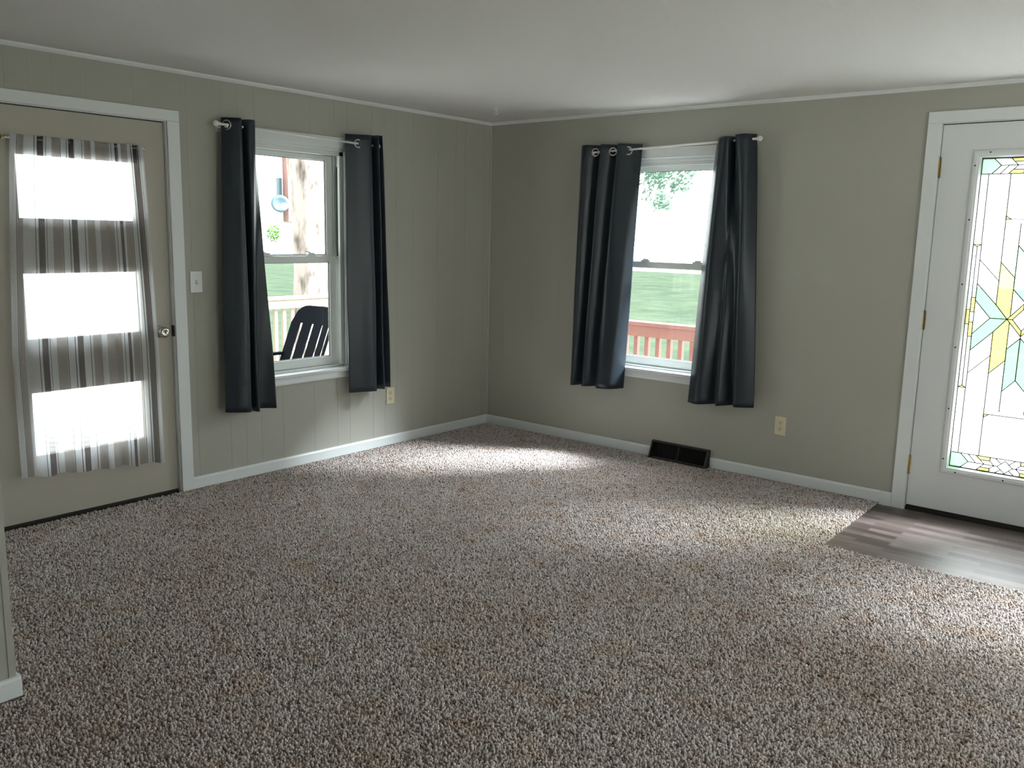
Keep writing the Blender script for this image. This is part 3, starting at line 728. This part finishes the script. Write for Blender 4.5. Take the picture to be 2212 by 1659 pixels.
drape('blackout_curtain', FW2,
      [(1.835, .028), (1.895, .118), (1.955, .132), (1.975, .040), (2.000, .130), (2.062, .132), (2.095, .050)],
      [(1.770, .095), (1.865, .142), (1.950, .065), (1.990, .145), (2.062, .060), (2.105, .145), (2.212, .095)],
      lerpf(2.028, 2.046), lerpf(.420, .446), [(1.862, .070, 2.000, -0.8, 0.6)],
      'dark slate blackout curtain panel nearest the leaded-glass door', (2.0, .09, .42))

def rod(F, a, b_, label, finial_mat):
    r = empty('curtain_rod', F(*a), label, 'curtain rod')
    MB(F).tube([a, b_], 0.0065, 12).build('pole', M['rod'], r, smooth=True)
    A, B = Vector(F(*a)), Vector(F(*b_)); dv = (B-A).normalized()
    for P_, s in ((A, -1), (B, 1)):
        MB().lathe(P_, dv*s, [(0.004, -0.002), (0.009, 0.0), (0.009, 0.006), (0.006, 0.010), (0.013, 0.018), (0.0165, 0.027), (0.013, 0.036), (0.004, 0.042)], 20).build('finial', finial_mat, r, smooth=True)
    for q in (a, b_):
        s = 1 if q is a else -1
        u = q[0]+s*0.035
        t_ = (u-a[0])/(b_[0]-a[0]); z = a[2]+(b_[2]-a[2])*t_
        k_ = MB(F); k_.box(u-0.012, u+0.012, 0.0005, 0.004, z-0.03, z+0.02); k_.box(u-0.004, u+0.004, 0.004, q[1]+0.006, z-0.014, z-0.0075)
        k_.box(u-0.004, u+0.004, q[1]+0.0065, q[1]+0.010, z-0.0145, z+0.006)
        k_.build('bracket', M['rod'], r, bevel=0.0008)
rod(FW1, (-2.285, .085, 1.986), (-1.205, .085, 1.968), 'thin white curtain rod over the left-wall window, between light switch and corner', M['rod'])
rod(FW2, (0.945, .085, 1.983), (2.105, .085, 2.016), 'thin white curtain rod over the right-wall window, slightly tilted, with round finials', M['finial'])

# sheer striped curtain on the left door
def sheer():
    root = empty('sheer_curtain', (0.01, -3.02, 0.22), 'sheer white curtain with grey and charcoal stripes gathered over the left door', 'curtain')
    w0, w1 = -3.353, -2.657
    W_, TA, DK, LN = 0, 1, 2, 3
    st = [(-3.322, -3.319, LN), (-3.317, -3.286, TA), (-3.239, -3.236, LN), (-3.225, -3.192, DK), (-3.181, -3.178, LN), (-3.150, -3.111, TA), (-3.109, -3.106, LN),
          (-3.079, -3.076, LN), (-3.068, -3.040, DK), (-2.998, -2.995, LN), (-2.985, -2.950, TA), (-2.930, -2.852, TA), (-2.843, -2.840, LN), (-2.823, -2.804, DK),
          (-2.785, -2.757, TA), (-2.755, -2.752, LN), (-2.731, -2.728, LN), (-2.721, -2.689, DK), (-2.683, -2.680, LN)]
    us = {w0, w1}
    for a, b_, k_ in st: us |= {a, b_}
    us = sorted(us); fine = []
    for a, b_ in zip(us, us[1:]):
        n = max(1, int((b_-a)/0.006)); fine += [a+(b_-a)*i/n for i in range(n)]
    fine.append(w1)
    def mi(u):
        for a, b_, k_ in st:
            if a <= u <= b_: return k_
        return W_
    nz = 40; m_ = MB(FW1); grid = []
    zt = 1.838
    for j in range(nz+1):
        s = j/nz; row = []
        for u in fine:
            q = (u-w0)/(w1-w0)
            top = -3.312+q*(-2.690+3.312); bot = -3.380+q*(-2.652+3.380)
            e = min(1, s*1.6)**0.8
            uu = top+(bot-top)*e
            amp = 0.003+0.009*min(1, s*2.2)
            ph = q*34+1.3*math.sin(q*9)
            d = 0.020+amp*math.sin(ph)+amp*0.35*math.sin(ph*2.3+1)+0.012*s
            uu += 0.004*math.cos(ph*1.0)*min(1, s*2)
            zb_ = 0.250-0.055*q+0.005*math.sin(q*30)
            z = zt-(zt-zb_)*s
            if s < 0.02: z += 0.004*math.sin(q*120)
            row.append(m_.v(uu, max(d, -0.012), z))
        grid.append(row)
    for j in range(nz):
        for i in range(len(fine)-1):
            f = m_.b.faces.new((grid[j][i], grid[j][i+1], grid[j+1][i+1], grid[j+1][i])); f.smooth = True
            f.material_index = mi((fine[i]+fine[i+1])/2)
    m_.build('cloth', [M['sheer'], M['sheer_taupe'], M['sheer_dark'], M['sheer_line']], root, recalc=False)
    # rod pocket: second layer folded over behind the rod
    m_ = MB(FW1); g = []
    for z, dd in ((1.840, 0.006), (1.80, -0.002), (1.752, 0.004)):
        g.append([m_.v(-3.312+(u-w0)/(w1-w0)*0.622, 0.010+dd+0.004*math.sin((u-w0)*66), z) for u in fine])
    for j in range(2):
        for i in range(len(fine)-1):
            f = m_.b.faces.new((g[j][i], g[j][i+1], g[j+1][i+1], g[j+1][i])); f.material_index = mi((fine[i]+fine[i+1])/2); f.smooth = True
    m_.build('rod_pocket', [M['sheer'], M['sheer_taupe'], M['sheer_dark'], M['sheer_line']], root, recalc=False)
    r = empty('door_curtain_rod', (0.012, -3.34, 1.826), 'slim white rod holding the striped sheer curtain on the left door', 'curtain rod')
    MB(FW1).tube([(-3.335, .012, 1.822), (-2.672, .012, 1.826)], 0.004, 10).build('pole', M['rod'], r)
    for u in (-3.335, -2.676):
        k_ = MB(FW1); k_.box(u-0.006, u+0.006, -0.0195, 0.004, 1.816, 1.832); k_.tube([(u, 0.004, 1.824), (u, 0.018, 1.830)], 0.003, 8); k_.build('bracket', M['brass'], r)
sheer()

# ------------------------------------------------------------------ electrical plates, register, hook
def outlet(F, u, z, label):
    r = empty('wall_outlet', F(u, 0, z), label, 'outlet')
    MB(F).box(u-0.035, u+0.035, 0, 0.006, z-0.057, z+0.057).build('plate', M['ivory'], r, bevel=0.002)
    for dz in (-0.0195, 0.0195):
        pts = [(u+0.0165*math.cos(q), z+dz+0.0135*max(-0.93, min(0.93, 1.05*math.sin(q)))) for q in [2*PI*k/20 for k in range(20)]]
        ro = MB(F).poly(pts, 0.006, 0.0085).build('receptacle', M['ivory'], r)
        s = MB(F); s.box(u-0.0075, u-0.0052, 0.0085, 0.0091, z+dz-0.001, z+dz+0.008); s.box(u+0.0052, u+0.0075, 0.0085, 0.0091, z+dz-0.001, z+dz+0.007)
        s.box(u-0.003, u+0.003, 0.0085, 0.0091, z+dz-0.0095, z+dz-0.004); s.build('slots', M['slot'], ro)
    MB().lathe(F(u, 0.0058, z), Vector(F(0, 1, 0)), [(0.003, 0), (0.003, 0.001)], 10).build('screw', M['brass'], r)
outlet(FW1, -1.002, 0.34, 'ivory duplex outlet on the left wall near the corner')
outlet(FW2, 2.347, 0.343, 'ivory duplex outlet on the right wall, between the curtains and the leaded-glass door')
r = empty('light_switch', (0, -2.415, 1.149), 'white switch plate with ivory toggle beside the left door', 'light switch')
MB(FW1).box(-2.450, -2.380, 0, 0.006, 1.092, 1.206).build('plate', M['plate'], r, bevel=0.002)
MB(FW1).box(-2.4205, -2.4095, 0.006, 0.0075, 1.137, 1.161).build('toggle_frame', M['ivory'], r)
MB(FW1).prism([(0.0075, 1.140), (0.0075, 1.156), (0.016, 1.142), (0.015, 1.136)], -2.4185, -2.4115).build('toggle', M['ivory'], r)
for z in (1.119, 1.179): MB().lathe((0.0058, -2.415, z), (1, 0, 0), [(0.003, 0), (0.003, 0.001)], 10).build('screw', M['plate'], r)

r = empty('floor_register', (1.69, 0, 0), 'dark brown baseboard heat register under the right-wall curtains', 'vent')
prof_in, prof_out = 0.004, 0.062
f = MB(FW2)
f.prism([(0.0, 0.100), (0.018, 0.100), (0.020, 0.108), (0.0, 0.114)], 1.480, 1.902)                     # top rail
f.prism([(0.046, 0.0), (0.060, 0.0), (0.060, 0.007), (0.046, 0.010)], 1.480, 1.902)                     # bottom lip
f.prism([(0.0, 0.0), (0.060, 0.0), (0.058, 0.010), (0.020, 0.108), (0.0, 0.112)], 1.480, 1.490)
f.prism([(0.0, 0.0), (0.060, 0.0), (0.058, 0.010), (0.020, 0.108), (0.0, 0.112)], 1.886, 1.902)
f.build('frame', M['brown_metal'], r, bevel=0.0015)
MB(FW2).box(1.490, 1.886, 0.001, 0.003, 0.001, 0.10).build('duct_back', M['black_hole'], r)
g = MB(FW2)
for i in range(34):
    u = 1.496+i*0.0118
    if abs(u-1.688) < 0.006: continue
    g.prism([(0.042, 0.010), (0.046, 0.012), (0.014, 0.102), (0.010, 0.100)], u, u+0.0016)
g.build('grille', M['black_hole'], r)
MB(FW2).prism([(0.048, 0.008), (0.052, 0.010), (0.020, 0.102), (0.014, 0.100)], 1.686, 1.691).build('divider', M['brown_metal'], r)

r = empty('ceiling_hook', (0.52, -0.55, H), 'small white swag hook in the ceiling near the room corner', 'hook')
k = MB(); k.lathe((0.52, -0.55, H), (0, 0, -1), [(0.012, 0), (0.012, 0.003), (0.005, 0.006)], 16)
k.tube([(0.52, -0.55, H-0.004), (0.52, -0.55, H-0.018)]+[(0.52+0.011*math.sin(q)*0.77-0.0, -0.55+0.011*math.sin(q)*0.64, H-0.029+0.011*math.cos(q)) for q in [PI*i/10 for i in range(0, 17)]], 0.0022, 8)
k.build('hook_body', M['hook'], r, smooth=True)

# ------------------------------------------------------------------ outdoors
m = MB(); m.box(-90, 40, 0.6, 41, -0.7, -0.6); m.box(-90, -0.6, -40, 0.6, -0.7, -0.6)
tag(m.build('ground', M['grass']), kind='structure')
m = MB(); m.box(-160, 120, 41, 160, -0.75, -0.55); tag(m.build('ground', M['gravel']), kind='structure')
m = MB(); m.box(7.2, 60, -60, 0.13, -0.7, -0.15); m.box(-40, 7.2, -60, -8.2, -0.75, -0.16); tag(m.build('ground', M['gravel']), kind='structure')  # pale ground out of view, added to bounce fill light indoors
m = MB()
a = [m.v(x, y, -0.62) for x, y in ((-3.6, -0.24), (-40, 21.6), (-60, 21.6), (-60, -40), (-3.6, -40))]; c = [m.v(x, y, -0.59) for x, y in ((-3.6, -0.24), (-40, 21.6), (-60, 21.6), (-60, -40), (-3.6, -40))]
m.b.faces.new(a[::-1]); m.b.faces.new(c)
for i in range(5): m.b.faces.new((a[i], a[(i+1) % 5], c[(i+1) % 5], c[i]))
tag(m.build('ground', M['gravel']), kind='structure')
# deck boards wrap round the corner of the house
m = MB()
y = 0.14
while y < 1.36: m.box(-3.4, 7.2, y, y+0.136, -0.19, -0.155); y += 0.142
tag(m.build('deck', M['deck'], loc=(1, 0.7, -0.19)), kind='structure'); m = MB()
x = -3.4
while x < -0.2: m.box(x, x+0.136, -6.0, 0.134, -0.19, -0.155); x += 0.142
tag(m.build('deck', M['deck_shade'], loc=(-1.5, -2, -0.19)), kind='structure')

def railing(F, u0, u1, mt, label, base):
    r = empty('deck_railing', base, label, 'railing')
    MB(F).box(u0, u1, -0.045, 0.095, 0.722, 0.752).build('cap_rail', mt, r, bevel=0.004)
    MB(F).box(u0, u1, 0.037, 0.075, 0.632, 0.722).build('top_rail', mt, r, bevel=0.003)
    MB(F).box(u0, u1, 0.037, 0.075, -0.09, -0.01).build('bottom_rail', mt, r, bevel=0.003)
    n = int((u1-u0)/0.104); 
    for i in range(n):
        u = u0+0.06+i*0.104
        if i % 16 == 0:
            MB(F).box(u-0.045, u+0.045, -0.06, 0.030, -0.155, 0.722).build('post', mt, r)
        MB(F).box(u-0.018, u+0.018, -0.001, 0.036, -0.12, 0.722).build('baluster', mt, r)
    return r
def FRL(u, d, z): return (-3.3+d*1.0, u, z)      # rail beyond the left window, d toward the house
def FRR(u, d, z): return (u, 1.3-d, z)
railing(FRL, -0.9, 1.26, M['rail_tan'], 'weathered tan deck railing seen through the left window', (-3.3, 0, -0.155))
railing(FRR, -1.6, 6.0, M['rail_red'], 'red-brown stained deck railing seen through the right window', (1.5, 1.3, -0.155))

# patio chair on the deck, facing away along the house (black resin, slotted back)
def patio_chair(cx, cy, z0, label):
    r = empty('patio_chair', (cx, cy, z0), label, 'chair')
    # local: X width, forward = -Y
    lean = 0.40
    def back_pt(x, h, t_=0.0):     # h above seat
        return (cx+x, cy+0.20+h*lean+t_+0.04*(1-(x/0.27)**2), z0+0.40+h)
    def bpiece(m_, x0, x1, h0, h1, n=3):
        cols = [x0+(x1-x0)*i/n for i in range(n+1)]
        for a, b_ in zip(cols, cols[1:]):
            for ha, hb in ((h0, h1),):
                V = [m_.b.verts.new(back_pt(*q)) for q in ((a, ha, 0), (b_, ha, 0), (b_, hb, 0), (a, hb, 0), (a, ha, .012), (b_, ha, .012), (b_, hb, .012), (a, hb, .012))]
                for q in ((0, 1, 2, 3), (7, 6, 5, 4), (0, 4, 5, 1), (1, 5, 6, 2), (2, 6, 7, 3), (3, 7, 4, 0)): m_.b.faces.new([V[i] for i in q])
    m_ = MB()
    slots = [-0.150, -0.025, 0.100, 0.200]; sw = 0.0155; xs = [-0.25]
    for s_ in slots: xs += [s_-sw, s_+sw]
    xs.append(0.25)
    for i in range(0, len(xs), 2): bpiece(m_, xs[i], xs[i+1], 0.04, 0.47)
    # rounded crown of the back
    n = 16; rows = 5
    for i in range(n):
        a, b_ = -0.25+0.5*i/n, -0.25+0.5*(i+1)/n
        def top(x):
            k_ = max(0.0, abs(x)-0.13)/0.12
            return 0.47+0.135*math.sqrt(max(0.0, 1-k_*k_))
        V = [m_.b.verts.new(back_pt(*q)) for q in ((a, .47, 0), (b_, .47, 0), (b_, top(b_)+.001, 0), (a, top(a)+.001, 0), (a, .47, .012), (b_, .47, .012), (b_, top(b_)+.001, .012), (a, top(a)+.001, .012))]
        for q in ((0, 1, 2, 3), (7, 6, 5, 4), (0, 4, 5, 1), (1, 5, 6, 2), (2, 6, 7, 3), (3, 7, 4, 0)): m_.b.faces.new([V[k_] for k_ in q])
    bpiece(m_, -0.25, 0.25, -0.02, 0.04, 8)
    m_.build('backrest', M['resin'], r)
    s_ = MB(); s_.box(cx-0.25, cx+0.25, cy-0.26, cy+0.21, z0+0.375, z0+0.40); s_.build('seat', M['resin'], r, bevel=0.01)
    for sx_ in (-1, 1):
        a_ = MB(); a_.box(cx+sx_*0.255-0.025, cx+sx_*0.255+0.025, cy-0.22, cy+0.30, z0+0.62, z0+0.64)
        a_.tube([(cx+sx_*0.255, cy-0.20, z0+0.40), (cx+sx_*0.255, cy-0.21, z0+0.62)], 0.018, 10); a_.build('armrest', M['resin'], r)
        for yy in (-0.22, 0.18):
            MB().tube([(cx+sx_*0.225, cy+yy, z0+0.385), (cx+sx_*0.265, cy+yy*1.18, z0)], [0.026, 0.018], 10).build('leg', M['resin'], r)
patio_chair(-1.16, -1.16, -0.155, 'black slotted-back patio chair on the deck outside the left window')

# large trunk by the deck
def trunk(cx, cy, z0, label):
    r = empty('tree', (cx, cy, z0), label, 'tree')
    m_ = MB(); seg = 40; hs = [0, 0.12, 0.3, 0.6, 1.0, 1.4, 1.8, 2.2, 2.6, 3.0, 3.4, 3.9]
    rings = []
    for h in hs:
        rad = 0.262+0.16*math.exp(-h*5)+0.015*max(0, h-2.2)
        ring = []
        for k_ in range(seg):
            a = 2*PI*k_/seg
            n_ = noise.noise(Vector((math.cos(a)*1.6, math.sin(a)*1.6, h*0.8)))*0.045 + 0.012*math.sin(a*7+h)
            ring.append(m_.b.verts.new((cx+0.0*h+(rad+n_)*math.cos(a), cy-0.01*h+(rad+n_)*math.sin(a), z0+h)))
        rings.append(ring)
    for A, B in zip(rings, rings[1:]):
        for k_ in range(seg): m_.b.faces.new((A[k_], A[(k_+1) % seg], B[(k_+1) % seg], B[k_])).smooth = True
    m_.b.faces.new(rings[-1]); m_.b.faces.new(rings[0][::-1])
    m_.build('trunk', M['bark'], r)
    for dx, dy, L_ in ((-0.5, 0.8, 3.0), (0.4, -0.9, 2.6), (-0.9, -0.4, 2.8), (0.6, 0.6, 3.2)):
        c0 = Vector((cx, cy, z0+3.7)); P = [c0+Vector((dx*t_*L_*0.7, dy*t_*L_*0.7, t_*L_)) for t_ in (0, .25, .5, .75, 1)]
        MB().tube([tuple(p) for p in P], [0.16, 0.13, 0.10, 0.07, 0.03], 12).build('limb', M['bark'], r, smooth=True)
    return r
trunk(-6.0, 2.99, -0.6, 'massive pale bare trunk with dark knots behind the tan railing')

def foliage(parent, clusters, n, size, mt, seed):
    rnd = random.Random(seed); vs = []; fs = []
    org = ORG[parent.name]
    tot = sum(c[3]**2 for c in clusters)
    for cx, cy, cz, rr, sq in clusters:
        for _ in range(int(n*rr*rr/tot)):
            while True:
                p = Vector((rnd.uniform(-1, 1), rnd.uniform(-1, 1), rnd.uniform(-1, 1)))
                if p.length <= 1: break
            c = Vector((cx, cy, cz))+Vector((p.x*rr, p.y*rr, p.z*rr*sq))-org
            q = Vector((rnd.gauss(0, 1), rnd.gauss(0, 1), rnd.gauss(0, 1))).normalized(); t_ = q.orthogonal().normalized(); w_ = q.cross(t_)
            s = size*rnd.uniform(0.6, 1.3); k = len(vs)
            vs += [c-t_*s, c-w_*s*0.5, c+t_*s, c+w_*s*0.5]; fs.append((k, k+1, k+2, k+3))
    me = bpy.data.meshes.new('foliage'); me.from_pydata([tuple(v) for v in vs], [], fs); me.materials.append(mt)
    o = bpy.data.objects.new('foliage', me); COL.objects.link(o); o.parent = parent; ORG[o.name] = org
    return o
r = empty('tree', (-15.6, 28, -0.6), 'tall hazy green tree far across the lawn, seen through the right window', 'tree')
MB().tube([(-17.6, 28, -0.65), (-17.4, 28, 2.5), (-16.6, 28.1, 6.5)], [0.22, 0.18, 0.06], 12).build('trunk', M['stem'], r)
MB().tube([(-17.2, 28, 4.0), (-15.6, 28, 4.6), (-14.6, 28, 5.0), (-13.8, 28, 4.2)], [0.12, 0.10, 0.07, 0.03], 8).build('limb', M['stem'], r)
foliage(r, [(-15.2, 28, 3.3, 0.55, 1.4), (-15.0, 28.2, 4.2, 0.8, .9), (-14.7, 28, 2.9, 0.45, .8), (-13.8, 27.8, 3.6, 0.5, .8), (-13.6, 28, 4.3, 0.6, .8), (-14.3, 28, 5.2, 1.3, .7), (-16.3, 28.3, 5.0, 1.6, .9), (-15.5, 28, 6.8, 1.6, .9)], 4200, 0.10, M['leaf_far'], 3)
r = empty('shrub', (-47.0, 31.3, -0.6), 'small bright green shrub standing against the white house', 'shrub')
MB().tube([(-47.0, 31.3, -0.65), (-47.0, 31.3, 1.0)], [0.015, 0.01], 8).build('stem', M['stem'], r)
foliage(r, [(-47.0, 31.3, 1.15, 0.48, 1.25)], 420, 0.085, M['leaf_near'], 5)

# white house far behind the trunk
r = empty('house', (-52, 28, -0.6), 'white two-storey house with blue-grey shutters beyond the lawn', 'house')
h = MB(); h.box(-56, -48, 18, 40, -0.6, 8.2); h.build('siding', M['siding'], r)
h = MB(); V = [h.b.verts.new(p) for p in ((-57, 17.5, 8.2), (-47, 17.5, 8.2), (-52, 17.5, 11), (-57, 40.5, 8.2), (-47, 40.5, 8.2), (-52, 40.5, 11))]
for q in ((0, 1, 2), (5, 4, 3), (0, 2, 5, 3), (1, 4, 5, 2), (0, 3, 4, 1)): h.b.faces.new([V[i] for i in q])
h.build('roof', M['roof'], r)
MB().box(-48, -47.4, 32.9, 33.75, 2.0, 9.5).build('chimney', M['brick'], r)
for y0, z0, y1, z1 in ((29.9, 3.93, 30.96, 4.75), (27.4, 0.9, 28.4, 2.3), (35.3, 3.7, 36.3, 5.0)):
    w = MB().box(-48.0, -47.94, y0, y1, z0, z1).build('window', M['shutter'], r)
for y0, y1, z0, z1 in ((32.38, 32.76, 3.45, 4.98), (34.8, 35.2, 3.6, 5.0)):
    MB().box(-48.0, -47.93, y0, y1, z0, z1).build('shutter', M['shutter'], r)
# satellite dish on the house wall
dc = Vector((-47.5, 32.28, 3.20))
r = empty('satellite_dish', (-47.93, 32.28, 3.1), 'round grey-blue satellite dish fixed to the white house wall', 'satellite dish')
n_ = Vector((0.80, -0.55, 0.22)).normalized()
MB().lathe(dc-n_*0.12, n_, [(0.04, 0.0), (0.21, 0.013), (0.41, 0.064), (0.607, 0.16), (0.607, 0.18), (0.39, 0.09), (0.04, 0.03)], 32).build('reflector', M['dish'], r, smooth=True)
k = MB(); k.tube([tuple(dc+Vector((0, 0, -0.5))), tuple(dc+Vector((0, 0, -0.5))+n_*0.77+Vector((0.1, 0.2, 0.12)))], 0.03, 8)
k.lathe(dc+Vector((0, 0, -0.5))+n_*0.77+Vector((0.12, 0.23, 0.17)), -n_, [(0.21, 0), (0.23, 0.04), (0.21, 0.25), (0.10, 0.34)], 16); k.build('feed_horn', M['siding'], r)
MB().tube([(-47.95, 32.28, 3.0), (-47.7, 32.28, 3.05), tuple(dc-n_*0.10)], 0.04, 10).build('bracket', M['pole'], r)
